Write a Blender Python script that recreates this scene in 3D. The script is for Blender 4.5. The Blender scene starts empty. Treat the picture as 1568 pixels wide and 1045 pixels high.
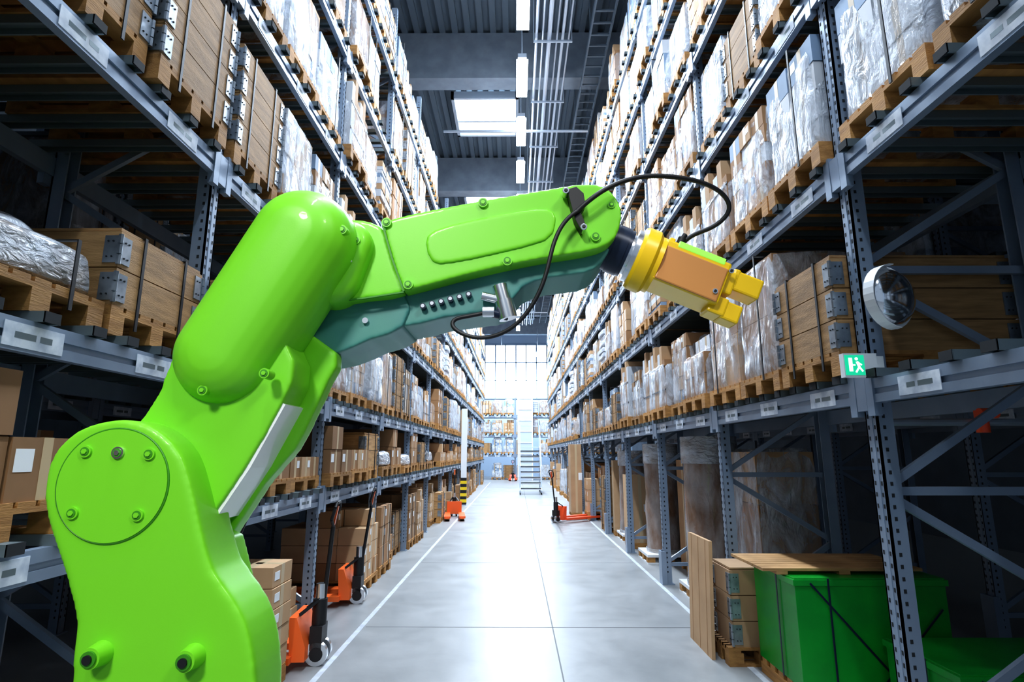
import bpy, bmesh, math, random
from mathutils import Vector, Matrix, noise
random.seed(7)
S=bpy.context.scene
COL=S.collection
try:
    S.view_settings.view_transform='Standard'
    S.view_settings.exposure=0.0
    S.view_settings.look='Medium High Contrast'
except Exception as e: print(e)

# ------------------------------------------------------------ materials
def mat(name,col,rough=.5,metal=0.,col2=None,nscale=8,stretch=(1,1,1),bump=0.,bscale=40,emit=None,estr=0,rnd=0.,coat=0.,spec=None,bdist=.01,detail=4,alpha=None):
    m=bpy.data.materials.new(name); m.use_nodes=True
    nt=m.node_tree; N=nt.nodes; L=nt.links
    b=N['Principled BSDF']
    b.inputs['Base Color'].default_value=(*col,1)
    b.inputs['Roughness'].default_value=rough
    b.inputs['Metallic'].default_value=metal
    b.inputs['Coat Weight'].default_value=coat
    if spec is not None: b.inputs['Specular IOR Level'].default_value=spec
    tc=N.new('ShaderNodeTexCoord'); mp=N.new('ShaderNodeMapping'); mp.inputs['Scale'].default_value=stretch
    oi=N.new('ShaderNodeObjectInfo')
    va=N.new('ShaderNodeVectorMath'); va.operation='ADD'
    vm=N.new('ShaderNodeVectorMath'); vm.operation='SCALE'; vm.inputs['Scale'].default_value=13.7
    cx=N.new('ShaderNodeCombineXYZ'); L.new(oi.outputs['Random'],cx.inputs[0]); L.new(oi.outputs['Random'],cx.inputs[1])
    L.new(cx.outputs[0],vm.inputs[0]); L.new(tc.outputs['Object'],mp.inputs['Vector'])
    L.new(mp.outputs[0],va.inputs[0]); L.new(vm.outputs[0],va.inputs[1])
    src=None
    if col2 is not None:
        n=N.new('ShaderNodeTexNoise'); n.inputs['Scale'].default_value=nscale; n.inputs['Detail'].default_value=detail
        L.new(va.outputs[0],n.inputs['Vector'])
        r=N.new('ShaderNodeValToRGB'); r.color_ramp.elements[0].position=.35; r.color_ramp.elements[1].position=.65
        r.color_ramp.elements[0].color=(*col,1); r.color_ramp.elements[1].color=(*col2,1)
        L.new(n.outputs['Fac'],r.inputs[0]); src=r.outputs[0]
    if rnd>0:
        h=N.new('ShaderNodeHueSaturation')
        if src: L.new(src,h.inputs['Color'])
        else: h.inputs['Color'].default_value=(*col,1)
        mr=N.new('ShaderNodeMapRange'); mr.inputs['To Min'].default_value=1-rnd; mr.inputs['To Max'].default_value=1+rnd
        L.new(oi.outputs['Random'],mr.inputs['Value']); L.new(mr.outputs[0],h.inputs['Value']); src=h.outputs[0]
    if src: L.new(src,b.inputs['Base Color'])
    if bump>0:
        n2=N.new('ShaderNodeTexNoise'); n2.inputs['Scale'].default_value=bscale; n2.inputs['Detail'].default_value=5; n2.inputs['Distortion'].default_value=.6
        L.new(va.outputs[0],n2.inputs['Vector'])
        bp=N.new('ShaderNodeBump'); bp.inputs['Strength'].default_value=bump; bp.inputs['Distance'].default_value=bdist
        L.new(n2.outputs['Fac'],bp.inputs['Height']); L.new(bp.outputs[0],b.inputs['Normal'])
    if alpha:
        n3=N.new('ShaderNodeTexNoise'); n3.inputs['Scale'].default_value=3.5; n3.inputs['Detail'].default_value=7; n3.inputs['Distortion'].default_value=1.2; n3.inputs['Roughness'].default_value=.65
        L.new(va.outputs[0],n3.inputs['Vector'])
        m3=N.new('ShaderNodeMapRange'); m3.inputs['From Min'].default_value=.4; m3.inputs['From Max'].default_value=.66; m3.inputs['To Min'].default_value=alpha[0]; m3.inputs['To Max'].default_value=alpha[1]
        L.new(n3.outputs['Fac'],m3.inputs['Value']); L.new(m3.outputs[0],b.inputs['Alpha'])
    if emit:
        b.inputs['Emission Color'].default_value=(*emit,1); b.inputs['Emission Strength'].default_value=estr
    return m

M_steel=mat('rack_steel_blue',(.24,.31,.41),.4,.3,(.30,.37,.47),3)
M_steel_d=mat('rack_steel_shadow',(.015,.018,.022),.8)
M_zinc=mat('zinc_bar',(.20,.25,.27),.45,.5)
M_label=mat('beam_label',(.80,.85,.92),.5,0,(.50,.56,.66),14)
M_wood=mat('pallet_wood',(.52,.27,.085),.7,0,(.34,.165,.05),5,(2,.6,6),.3,30,rnd=.25)
M_crate=mat('crate_wood',(.48,.28,.12),.65,0,(.31,.175,.07),4,(1,1,9),.25,30,rnd=.3)
M_card=mat('cardboard',(.37,.20,.095),.75,0,(.30,.165,.075),3,rnd=.3)
M_card2=mat('cardboard_pale',(.53,.34,.19),.75,0,(.46,.29,.16),3,rnd=.25)
M_cardw=mat('carton_white',(.66,.68,.71),.6,0,(.57,.59,.63),3,rnd=.22)
M_cardb=mat('carton_blue_grey',(.26,.36,.50),.6,0,(.20,.28,.40),3,rnd=.35)
M_tape=mat('packing_tape',(.55,.42,.26),.35)
M_film=mat('stretch_film',(.80,.85,.93),.12,0,None,bump=1.,bscale=9,stretch=(1,1,.5),bdist=.055,coat=.9,alpha=(.14,.85))
M_filmd=mat('stretch_film_dense',(.78,.83,.91),.15,0,None,bump=1.,bscale=11,stretch=(1,1,.5),bdist=.055,coat=.8,alpha=(.35,1.0))
M_wrapw=mat('stretch_film_white',(.62,.67,.75),.18,0,(.36,.33,.31),3.4,(1,1,2),.9,12,rnd=.22,coat=.7,bdist=.045,detail=8)
M_sack=mat('white_sack',(.68,.72,.78),.5,0,(.50,.54,.62),5,(1,1,1),.6,10,rnd=.15,bdist=.03)
M_strap=mat('black_strap',(.012,.012,.014),.45)
M_hinge=mat('galvanised_hinge',(.42,.47,.52),.35,.8,(.25,.29,.33),12)
M_green=mat('robot_green_paint',(.20,.66,.026),.42,0,spec=.45,bump=.05,bscale=350,bdist=.002,coat=.12)
M_greend=mat('robot_green_dark',(.05,.27,.012),.5)
M_greenshade=mat('robot_shaded_green',(.09,.30,.25),.45,0,(.07,.25,.24),4,bump=.05,bscale=300,bdist=.002)  # green in shade and reflection, put into the colour as teal
M_navy=mat('wrist_navy',(.012,.022,.05),.3,.2)
M_metal=mat('bright_steel',(.75,.78,.82),.22,.95)
M_yellow=mat('gripper_yellow',(.95,.62,.015),.32)
M_orange_shaded=mat('gripper_orange_shaded',(.62,.28,.08),.4)  # orange front face, its shade put into the colour
M_black=mat('black_rubber',(.012,.012,.014),.5)
M_white=mat('white_plastic',(.82,.84,.86),.4)
M_gloss=mat('label_foil',(.93,.94,.95),.25,0,(.86,.88,.9),5,coat=.5)
M_red=mat('red_orange_paint',(.85,.10,.03),.35)
M_red2=mat('orange_truck_paint',(.85,.15,.03),.35,rnd=.1)
M_gcrate=mat('green_box_plastic',(.006,.36,.035),.3,0,(.005,.27,.03),3,bump=.15,bscale=6)
M_lamp=mat('lamp_tube_glow',(1,1,1),.5,emit=(.88,.94,1),estr=18)
M_sky=mat('skylight_glass',(.9,.95,1),.3,emit=(.72,.88,1),estr=3.6)
M_farglow=mat('far_glow_panel',(.9,.95,1),.3,emit=(.60,.80,1),estr=3.2)  # glow of the added far panel, in place of haze
M_signg=mat('exit_sign_green',(.01,.55,.28),.3,emit=(.02,.75,.40),estr=.6)
M_signw=mat('exit_sign_white',(.9,.95,.92),.3,emit=(.9,1,.95),estr=.8)
M_deck=mat('roof_deck',(.14,.185,.235),.6,.2)
M_conc=mat('concrete_beam',(.29,.35,.42),.8,0,(.23,.28,.34),3)
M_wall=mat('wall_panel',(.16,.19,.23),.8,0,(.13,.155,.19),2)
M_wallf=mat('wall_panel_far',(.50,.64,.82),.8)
M_pipe=mat('galvanised_pipe',(.48,.55,.64),.35,.6)
M_mirror=mat('mirror_glass',(.9,.92,.95),.12,1.0)
M_yel2=mat('safety_yellow',(.85,.60,.02),.5)
M_line=mat('floor_line_white',(.55,.59,.64),.45,0,(.42,.45,.5),9)
M_pale=mat('pale_grey_paint',(.50,.58,.69),.5)
M_clearb=mat('roll_brown_film',(.22,.13,.085),.15,0,(.42,.37,.35),3,(1.5,1.5,.8),.7,8,coat=.7,bdist=.03,rnd=.15)
M_led=mat('led_strip_green',(.3,.85,.1),.2,emit=(.35,1,.12),estr=.5)

# ------------------------------------------------------------ mesh builder
class MB:
    def __init__(s): s.v=[];s.f=[];s.m=[];s.mats=[]
    def mi(s,mt):
        if mt not in s.mats: s.mats.append(mt)
        return s.mats.index(mt)
    def add(s,vs,fs,mt):
        o=len(s.v); i=s.mi(mt)
        s.v.extend([tuple(v) for v in vs])
        for f in fs: s.f.append([o+k for k in f]); s.m.append(i)
    def b(s,x0,x1,y0,y1,z0,z1,mt,M=None):
        vs=[Vector(p) for p in ((x0,y0,z0),(x1,y0,z0),(x1,y1,z0),(x0,y1,z0),(x0,y0,z1),(x1,y0,z1),(x1,y1,z1),(x0,y1,z1))]
        if M: vs=[M@v for v in vs]
        s.add(vs,[(0,3,2,1),(4,5,6,7),(0,1,5,4),(1,2,6,5),(2,3,7,6),(3,0,4,7)],mt)
    def beam(s,p0,p1,w,h,mt):
        p0=Vector(p0);p1=Vector(p1);d=(p1-p0);L=d.length
        q=d.to_track_quat('X','Z').to_matrix().to_4x4()
        s.b(0,L,-w/2,w/2,-h/2,h/2,mt,Matrix.Translation(p0)@q)
    def cyl(s,p0,p1,r,mt,n=14,r2=None,cap=True):
        p0=Vector(p0);p1=Vector(p1);r2=r if r2 is None else r2
        q=(p1-p0).to_track_quat('Z','Y')
        vs=[]
        for P,R in ((p0,r),(p1,r2)):
            for i in range(n):
                a=2*math.pi*i/n; vs.append(P+q@Vector((R*math.cos(a),R*math.sin(a),0)))
        fs=[(i,(i+1)%n,n+(i+1)%n,n+i) for i in range(n)]
        if cap: fs+= [tuple(reversed(range(n))),tuple(range(n,2*n))]
        s.add(vs,fs,mt)
    def tube(s,pts,r,mt,n=8):
        for a,b in zip(pts,pts[1:]): s.cyl(a,b,r,mt,n)
    def prism(s,pts,y0,y1,mt):  # pts (x,z)
        n=len(pts)
        vs=[(x,y0,z) for x,z in pts]+[(x,y1,z) for x,z in pts]
        fs=[(i,(i+1)%n,n+(i+1)%n,n+i) for i in range(n)]+[tuple(reversed(range(n))),tuple(range(n,2*n))]
        s.add(vs,fs,mt)
    def bm(s,bm,mt):
        bm.verts.ensure_lookup_table(); bm.verts.index_update()
        s.add([v.co.copy() for v in bm.verts],[[v.index for v in f.verts] for f in bm.faces],mt); bm.free()
    def wobble(s,x0,x1,y0,y1,z0,z1,mt,amp=.03,cuts=9,taper=.05,seed=0,sc=3.,pw=14):
        bm=bmesh.new(); bmesh.ops.create_cube(bm,size=2)
        bmesh.ops.subdivide_edges(bm,edges=bm.edges[:],cuts=cuts,use_grid_fill=True)
        cx,cy,cz=(x0+x1)/2,(y0+y1)/2,(z0+z1)/2; hx,hy,hz=(x1-x0)/2,(y1-y0)/2,(z1-z0)/2
        for v in bm.verts:
            u=v.co.copy()
            l=max(1,(abs(u.x)**pw+abs(u.y)**pw+abs(u.z)**pw)**(1/pw))
            u=u/l
            t=1-taper*(u.z+1)/2
            p=Vector((cx+u.x*hx*t,cy+u.y*hy*t,cz+u.z*hz))
            q=p*sc+Vector((seed*7.3,seed*3.1,seed))
            d=noise.noise_vector(q)*amp+noise.noise_vector(q*2.7)*amp*.5
            if v.co.z<-.99: d.z=0
            v.co=p+d
        s.bm(bm,mt)
    def mesh(s,name,smooth=False,ang=None):
        me=bpy.data.meshes.new(name); me.from_pydata(s.v,[],s.f)
        for mt in s.mats: me.materials.append(mt)
        me.polygons.foreach_set('material_index',s.m)
        if smooth: me.polygons.foreach_set('use_smooth',[True]*len(me.polygons))
        me.update()
        bm=bmesh.new(); bm.from_mesh(me); bmesh.ops.recalc_face_normals(bm,faces=bm.faces[:]); bm.to_mesh(me); bm.free()
        if smooth and ang:
            try: me.set_sharp_from_angle(angle=math.radians(ang))
            except Exception: pass
        return me
    def obj(s,name,parent=None,smooth=False,bevel=0,ang=35,loc=None):
        o=bpy.data.objects.new(name,s.mesh(name,smooth,ang)); COL.objects.link(o)
        if parent: o.parent=parent
        if loc: o.location=loc
        if bevel:
            md=o.modifiers.new('bevel','BEVEL'); md.width=bevel; md.segments=2; md.limit_method='ANGLE'; md.angle_limit=math.radians(40)
        return o
def empty(name,loc=(0,0,0),rz=0):
    e=bpy.data.objects.new(name,None); COL.objects.link(e); e.location=loc; e.rotation_euler=(0,0,rz); e.empty_display_size=.2; return e
def inst(me,name,parent,loc,rz=0,sc=(1,1,1)):
    o=bpy.data.objects.new(name,me); COL.objects.link(o); o.parent=parent; o.location=loc; o.rotation_euler=(0,0,rz); o.scale=sc; return o

# ------------------------------------------------------------ camera
H=1.70
cam=bpy.data.cameras.new('camera'); cam.sensor_width=36; cam.lens=19.97; cam.clip_end=200; cam.clip_start=.05
co=bpy.data.objects.new('camera',cam); COL.objects.link(co); co.location=(0,0,H)
TILT=math.radians(11.2); co.rotation_euler=(math.pi/2+TILT,0,math.radians(.4)); S.camera=co

# ------------------------------------------------------------ shell
def floor_material():
    m=bpy.data.materials.new('polished_concrete'); m.use_nodes=True; nt=m.node_tree;N=nt.nodes;L=nt.links;b=N['Principled BSDF']
    tc=N.new('ShaderNodeTexCoord'); n=N.new('ShaderNodeTexNoise'); n.inputs['Scale'].default_value=1.5; n.inputs['Detail'].default_value=13; n.inputs['Roughness'].default_value=.74; n.inputs['Distortion'].default_value=.4
    L.new(tc.outputs['Object'],n.inputs['Vector'])
    r=N.new('ShaderNodeValToRGB'); r.color_ramp.elements[0].position=.28; r.color_ramp.elements[1].position=.7
    r.color_ramp.elements[0].color=(.225,.235,.24,1); r.color_ramp.elements[1].color=(.315,.32,.325,1); L.new(n.outputs['Fac'],r.inputs[0]); L.new(r.outputs[0],b.inputs['Base Color'])
    r2=N.new('ShaderNodeMapRange'); r2.inputs['From Min'].default_value=.3; r2.inputs['From Max'].default_value=.7; r2.inputs['To Min'].default_value=.3; r2.inputs['To Max'].default_value=.45; L.new(n.outputs['Fac'],r2.inputs['Value']); L.new(r2.outputs[0],b.inputs['Roughness'])
    b.inputs['Specular IOR Level'].default_value=.34
    n2=N.new('ShaderNodeTexNoise'); n2.inputs['Scale'].default_value=5; bp=N.new('ShaderNodeBump'); bp.inputs['Strength'].default_value=.08; bp.inputs['Distance'].default_value=.02
    L.new(tc.outputs['Object'],n2.inputs['Vector']); L.new(n2.outputs['Fac'],bp.inputs['Height']); L.new(bp.outputs[0],b.inputs['Normal'])
    return m
M_floor=floor_material()
M_joint=mat('floor_joint',(.09,.095,.10),.6)
mb=MB(); mb.b(-9,9,-6,44,-.2,0,M_floor); mb.obj('floor')
mb=MB()
mb.b(.355,.367,-5,43,0,.001,M_joint)
for y in (2.9,6.1,9.5,12.9,16.3,19.7,23.1,26.5,29.9): mb.b(-1.5,1.85,y-.007,y+.007,0,.001,M_joint)
mb.obj('trim_1')
mb=MB(); mb.b(-1.57,-1.52,-5,35,0,.002,M_line); mb.b(1.87,1.92,-5,35,0,.002,M_line); mb.obj('trim_2')
mb=MB(); mb.b(-9,-8.8,-6,44,0,11.6,M_wall); mb.obj('wall_left')
mb=MB(); mb.b(8.8,9,-6,44,0,11.6,M_wall); mb.obj('wall_right')
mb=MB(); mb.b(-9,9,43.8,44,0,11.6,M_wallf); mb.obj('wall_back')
mb=MB(); mb.b(-9,9,-6,44,11.6,11.75,M_deck)
for i in range(60):
    x=-9+i*.3; mb.b(x,x+.14,-6,44,11.5,11.6,M_deck)
mb.obj('ceiling')
mb=MB()
for y in (5.8,11.8,17.6,23.4,29.2,35.0,40.8): mb.b(-8.8,8.8,y,y+.45,10.3,11.5,M_conc)
mb.obj('trim_3')
# added glowing panel high in the far gable, stands in for hazy glow
mb=MB(); mb.b(-2.4,2.4,43.72,43.79,5.9,10.0,M_farglow)
for i in range(7): mb.b(-2.44+i*.8,-2.36+i*.8,43.66,43.8,5.86,10.04,M_pale)
for z in (5.82,7.2,8.6,10.0): mb.b(-2.44,2.44,43.66,43.8,z,z+.06,M_pale)
mb.obj('far_glow_glazing')
# skylights
def skylight(name,x0,x1,y0,y1):
    m=MB(); z=11.42
    m.b(x0,x1,y0,y1,z,z+.02,M_sky)
    for a in ((x0-.08,x0,y0-.08,y1+.08),(x1,x1+.08,y0-.08,y1+.08),(x0-.08,x1+.08,y0-.08,y0),(x0-.08,x1+.08,y1,y1+.08)): m.b(*a,z-.12,z+.08,M_pale)
    ym=y0+(y1-y0)*.66; m.b(x0,x1,ym,ym+.05,z-.03,z,M_pale)
    m.obj(name)
skylight('window_1',-1.7,.0,14.1,15.9); skylight('window_2',-1.9,-.1,20.2,22.2); skylight('window_3',-1.7,.0,26,28); skylight('window_4',-1.7,.0,7.4,9.2)
skylight('window_6',-6,-4.2,8,10);skylight('window_7',4.2,6,8,10)
mb=MB()
for i in range(6): mb.b(-1.75+i*.32,-1.52+i*.32,12.75,13.3,11.42,11.45,M_sky)
mb.obj('window_5')

# services on the ceiling
e=empty('ceiling_pipework')
mb=MB()
for i,(x,z,r) in enumerate(((.42,9.9,.03),(.55,9.95,.02),(.68,9.9,.045),(.84,9.98,.02),(.95,9.92,.03),(1.08,9.98,.02))): mb.cyl((x,-5,z),(x,36,z),r,M_pipe,8)
for y in range(-4,36,2): mb.b(.36,1.14,y,y+.04,9.8,9.84,M_pipe); mb.b(.36,.38,y,y+.04,9.84,11.49,M_pipe); mb.b(1.12,1.14,y,y+.04,9.84,11.49,M_pipe)
for y in (12.9,19.2,25.4,31.5): mb.cyl((-1.8,y,9.6),(1.8,y,9.6),.035,M_pipe,8)
mb.obj('pipes',e)
e=empty('cable_tray')
mb=MB()
for x in (1.5,1.9): mb.b(x,x+.03,4,36,10.0,10.12,M_deck)
for i in range(100): mb.b(1.53,1.9,4+i*.32,4.04+i*.32,10.02,10.05,M_deck)
for y in range(4,36,3): mb.b(1.5,1.52,y,y+.03,10.1,11.49,M_deck)
mb.obj('tray',e)

# strip lights
lm=MB(); lm.b(-.09,.09,-.66,.66,0,.09,M_pale); lm.b(-.12,.12,-.6,.6,-.06,0,M_lamp); lm.b(-.01,.01,-.5,-.48,.09,1.74,M_pipe); lm.b(-.01,.01,.48,.5,.09,1.74,M_pipe)
lme=lm.mesh('strip_light')
def strip(y,x=.14,z=9.75,pw=150,e=None):
    n=empty('strip_light',(x,y,z)); inst(lme,'fixture',n,(0,0,0))
    ld=bpy.data.lights.new('tube','AREA'); ld.shape='RECTANGLE'; ld.size=.25; ld.size_y=1.2; ld.energy=pw; ld.color=(.74,.86,1)
    lo=bpy.data.objects.new('tube_light',ld); COL.objects.link(lo); lo.parent=n; lo.location=(0,0,-.07)
for i in range(19):
    y=-1.55+i*2.1; strip(y,pw=(130 if y<7 else 225+ (y-7)*6))
strip(39.2,-1,8.5,420); strip(39.2,1.5,8.5,420)  # extra pair added to brighten the far end in place of haze

# ------------------------------------------------------------ racks
D=1.05
def bay_mesh(name,levels,L,top,side,guard=False):
    m=MB(); s=side
    def B(x0,x1,y0,y1,z0,z1,mt): m.b(min(s*x0,s*x1),max(s*x0,s*x1),y0,y1,z0,z1,mt)
    for xf,sg in ((0,1),(D,-1)):
        a=xf; B(a,a+sg*.012,-.05,.05,0,top,M_steel); B(a,a+sg*.09,-.05,-.04,0,top,M_steel); B(a,a+sg*.09,.04,.05,0,top,M_steel)
        B(a-sg*.02,a+sg*.12,-.07,.07,0,.012,M_steel)
        B(a-sg*.003,a,-.012,.012,0.05,top,M_steel)
    z=.15
    while z<top-.1:
        for yy in (-.032,.022): B(-.0015,0,yy,yy+.012,z,z+.022,M_steel_d)
        B(.03,.045,-.0515,-.05,z,z+.02,M_steel_d)
        z+=.06
    if guard:
        B(-.03,.02,-.075,-.05,0,.42,M_steel);B(-.03,.02,.05,.075,0,.42,M_steel);B(-.045,-.03,-.075,.075,0,.42,M_steel)
    k=0; zf=.25
    while zf<top:
        m.beam((s*.06,0,zf),(s*(D-.06),0,zf),.03,.045,M_steel)
        zr=zf+.62
        if zr<top: m.beam((s*.06,.01,zf+.03),(s*(D-.06),.01,zr),.03,.045,M_steel)
        if zf+1.25<top: m.beam((s*(D-.06),.01,zr+.03),(s*.06,.01,zf+1.22),.03,.045,M_steel)
        zf+=1.25
    for li,lv in enumerate(levels):
        for xf,sg in ((0,-1),(D,1)):
            B(xf+sg*.035,xf-sg*.01,.05,L-.05,lv-.055,lv,M_steel)
            B(xf+sg*.022,xf-sg*.01,.05,L-.05,lv-.085,lv-.055,M_steel)
            B(xf+sg*.035,xf-sg*.01,.05,L-.05,lv-.13,lv-.085,M_steel)
            for yy in (.05,L-.11): B(xf+sg*.042,xf,yy,yy+.06,lv-.2,lv+.06,M_steel)
            B(xf+sg*.04,xf,-.045,.045,lv-.17,lv+.03,M_steel)
        for p in range(3):
            yc=.05+(L-.1)*(p+.5)/3
            B(-.038,-.035,yc-.17,yc+.12,lv-.115,lv-.02,M_label)
            B(-.0385,-.038,yc-.12,yc-.02,lv-.08,lv-.055,M_zinc); B(-.0385,-.038,yc,yc+.06,lv-.08,lv-.055,M_zinc)
            for dy in (-.27,.0,.27):
                B(-.075,D+.05,yc+dy-.04,yc+dy-.03,lv,lv+.045,M_zinc); B(-.075,D+.05,yc+dy+.03,yc+dy+.04,lv,lv+.045,M_zinc); B(-.075,D+.05,yc+dy-.03,yc+dy+.03,lv+.03,lv+.045,M_zinc)
                B(-.078,-.07,yc+dy-.04,yc+dy+.04,lv,lv+.045,M_steel_d)
    return m.mesh(name)
LV_L=[1.32,2.22,3.6,4.97,6.3,7.65]; LV_R=[2.1,3.43,4.72,6.0,7.3,8.5]; LV_F=[1.6,2.9,4.2]
LL,LR=2.4,2.42
XL,XR=-1.97,1.97
meL=bay_mesh('rack_bay_left',LV_L,LL,9.0,-1); meR=bay_mesh('rack_bay_right',LV_R,LR,9.55,1,True); meF=bay_mesh('rack_bay_far',LV_F,LR,5.4,1)
YL=[3.45+LL*k for k in range(-2,13)]; YR=[3.19+LR*k for k in range(-2,13)]
def rack(me,x,ys):
    e=empty('pallet_rack',(x,0,0))
    for i,y in enumerate(ys): inst(me,'rack_bay_%d'%(i+1),e,(0,y,0))
    return e
rack(meL,XL,YL); rack(meR,XR,YR)
rack(meL,XL-2.4,YL[:8]); rack(meR,XR+2.4,YR[:8])

# ------------------------------------------------------------ loads
W,DP=.72,1.08
def pallet(m,w=W,d=DP):
    for i in range(7):
        y=-w/2+i*(w-.085)/6; m.b(-d/2,d/2,y,y+.085,.122,.144,M_wood)
    for x in (-d/2,-.05,d/2-.1): m.b(x,x+.1,-w/2,w/2,.1,.122,M_wood)
    for x in (-d/2,-.06,d/2-.12):
        for y in (-w/2,-.05,w/2-.1): m.b(x,x+.12,y,y+.1,.022,.1,M_wood)
    for y in (-w/2,-.05,w/2-.1): m.b(-d/2,d/2,y,y+.1,0,.022,M_wood)
def strap(m,z0,z1,y,w=W,d=DP,e=.006):
    for sx in (-1,1): m.b(min(sx*d/2,sx*(d/2+e)),max(sx*d/2,sx*(d/2+e)),y-.01,y+.01,z0,z1,M_strap)
    m.b(-d/2-e,d/2+e,y-.01,y+.01,z1,z1+e,M_strap)
def strapx(m,z0,z1,x,w=W,e=.006):
    for sy in (-1,1): m.b(x-.01,x+.01,min(sy*w/2,sy*(w/2+e)),max(sy*w/2,sy*(w/2+e)),z0,z1,M_strap)
def crate(m,n=4,h=.19,straps=True,z=.144,w=W,d=DP,mt=None):
    mt=mt or M_crate
    for k in range(n):
        a=z+k*h; t=.022
        m.b(-d/2,d/2,-w/2,-w/2+t,a,a+h-.006,mt); m.b(-d/2,d/2,w/2-t,w/2,a,a+h-.006,mt)
        m.b(-d/2,-d/2+t,-w/2+t,w/2-t,a,a+h-.006,mt); m.b(d/2-t,d/2,-w/2+t,w/2-t,a,a+h-.006,mt)
        for sx in (-1,1):
            for sy in (-1,1):
                x=sx*d/2;y=sy*w/2
                m.b(min(x,x+sx*.006),max(x,x+sx*.006),min(y,y-sy*.075),max(y,y-sy*.075),a+.02,a+h-.03,M_hinge)
                m.b(min(x,x-sx*.075),max(x,x-sx*.075),min(y,y+sy*.006),max(y,y+sy*.006),a+.02,a+h-.03,M_hinge)
                for j in range(3):
                    za=a+.01+j*(h-.03)/3; m.cyl((x+sx*.006,y+sy*.006,za),(x+sx*.006,y+sy*.006,za+(h-.05)/3),.012,M_hinge,6)
                for q in (.03,.055):
                    for j in (.05,h-.06): m.cyl((x,y-sy*q,a+j),(x+sx*.010,y-sy*q,a+j),.005,M_steel_d,5); m.cyl((x-sx*q,y,a+j),(x-sx*q,y+sy*.010,a+j),.005,M_steel_d,5)
    top=z+n*h
    m.b(-d/2+.01,d/2-.01,-w/2+.01,w/2-.01,top,top+.015,mt)
    if straps:
        for y in (-.18,.18): strap(m,z-.1,top+.015,y)
    return top
def cartons(m,nx,ny,nz,h,mt,z=.144,w=W-.02,d=DP-.02,jit=.006,miss=0):
    dx=d/nx;dy=w/ny
    for k in range(nz):
        for i in range(nx):
            for j in range(ny):
                if k==nz-1 and random.random()<miss: continue
                mm=random.choice(mt) if isinstance(mt,(list,tuple)) else mt
                jx,jy=random.uniform(-jit,jit),random.uniform(-jit,jit)
                x0=-d/2+i*dx+.004+jx;y0=-w/2+j*dy+.004+jy;z0=z+k*h
                x1=x0+dx-.008;y1=y0+dy-.008
                m.b(x0,x1,y0,y1,z0,z0+h-.006,mm)
                ym=(y0+y1)/2; m.b(x0-.0008,x1+.0008,ym-.025,ym+.025,z0+.001,z0+h-.005,M_tape)
                if random.random()<.5: m.b(x0-.0015,x1+.0015,y0+.02,y0+.02+dy*.25,z0+h*.45,z0+h*.8,M_white)
LO={}; HT={}
def L(name,fn):
    m=MB(); pallet(m); fn(m); LO[name]=m.mesh('load_'+name,smooth=True,ang=38); HT[name]=max(v[2] for v in m.v)
def wrapped(nx,ny,nz,h,mts,film,seed,miss=0,loose=0,amp=.012,taper=.02,st=False):
    def f(m):
        cartons(m,nx,ny,nz,h,mts,w=W-.07,d=DP-.07,miss=miss,jit=.008)
        t=.144+nz*h
        m.wobble(-DP/2+.01,DP/2-.01,-W/2+.01,W/2-.01,.10,t+.02,film,amp,seed=seed,taper=taper,cuts=10,sc=4)
        if loose:
            m.wobble(-DP/2+.12,DP/2-.15,-W/2+.08,W/2-.1,t,t+loose,M_wrapw,.03,seed=seed+3,cuts=6,pw=6)
        if st: strap(m,.1,t+.03,.12,d=DP+.01)
    return f
BR=[M_card,M_card,M_card2]; WH=[M_cardw,M_cardw,M_card2,M_cardb]
L('wrapA',wrapped(2,2,3,.28,WH,M_film,1))
L('wrapB',wrapped(2,1,2,.38,BR,M_film,2,loose=.12))
L('wrapC',wrapped(2,1,2,.45,[M_card2,M_card],M_film,3,st=True))
L('wrapE',wrapped(3,3,4,.2,WH,M_filmd,5))
L('wrapF',wrapped(2,3,5,.16,BR+WH,M_film,6,taper=.06,amp=.02))
L('wrapG',wrapped(2,2,4,.2,[M_cardw,M_cardb],M_filmd,7,loose=.14,taper=.08,amp=.022,st=True))
L('wrapD',lambda m:(m.wobble(-DP/2,DP/2-.02,-W/2,W/2,.14,.36,M_wrapw,.02,seed=4,taper=.04,cuts=9,pw=8),m.wobble(-DP/2+.05,DP/2-.1,-W/2+.05,W/2-.1,.33,.5,M_wrapw,.04,seed=9,taper=.3,cuts=9,pw=5),strap(m,.05,.37,.15)))
# half-height wrapped cartons with an uneven second tier
def stepped(m):
    cartons(m,3,2,2,.22,BR+WH,w=W-.06,d=DP-.06)
    cartons(m,2,2,1,.2,WH+BR,z=.144+.44,w=W-.25,d=DP-.3,jit=.02)
    cartons(m,1,1,1,.18,BR,z=.144+.64,w=.34,d=.5)
    m.wobble(-DP/2+.01,DP/2-.01,-W/2+.01,W/2-.01,.10,.61,M_film,.014,seed=21,taper=.02,cuts=9,sc=4)
    m.wobble(-DP/2+.12,DP/2-.12,-W/2+.1,W/2-.1,.60,.80,M_film,.02,seed=22,taper=.1,cuts=7,sc=4)
L('stepped',stepped)
def bundles(m):
    for j in range(6):
        y=-W/2+.02+j*(W-.04)/6; h=random.uniform(.6,.92); mm=random.choice([M_card,M_card2,M_cardw,M_cardb])
        m.b(-DP/2+.03,DP/2-.03,y,y+(W-.04)/6-.006,.144,.144+h,mm)
    strapx(m,.14,.9,.2); 
    for sx in (-1,1):
        for z in (.35,.65): m.b(min(sx*(DP/2-.03),sx*(DP/2-.024)),max(sx*(DP/2-.03),sx*(DP/2-.024)),-W/2+.015,W/2-.015,z,z+.018,M_strap)
    m.wobble(-DP/2+.005,DP/2-.005,-W/2+.005,W/2-.005,.10,.72,M_film,.01,seed=25,taper=.0,cuts=9,sc=4)
L('bundles',bundles)
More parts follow.
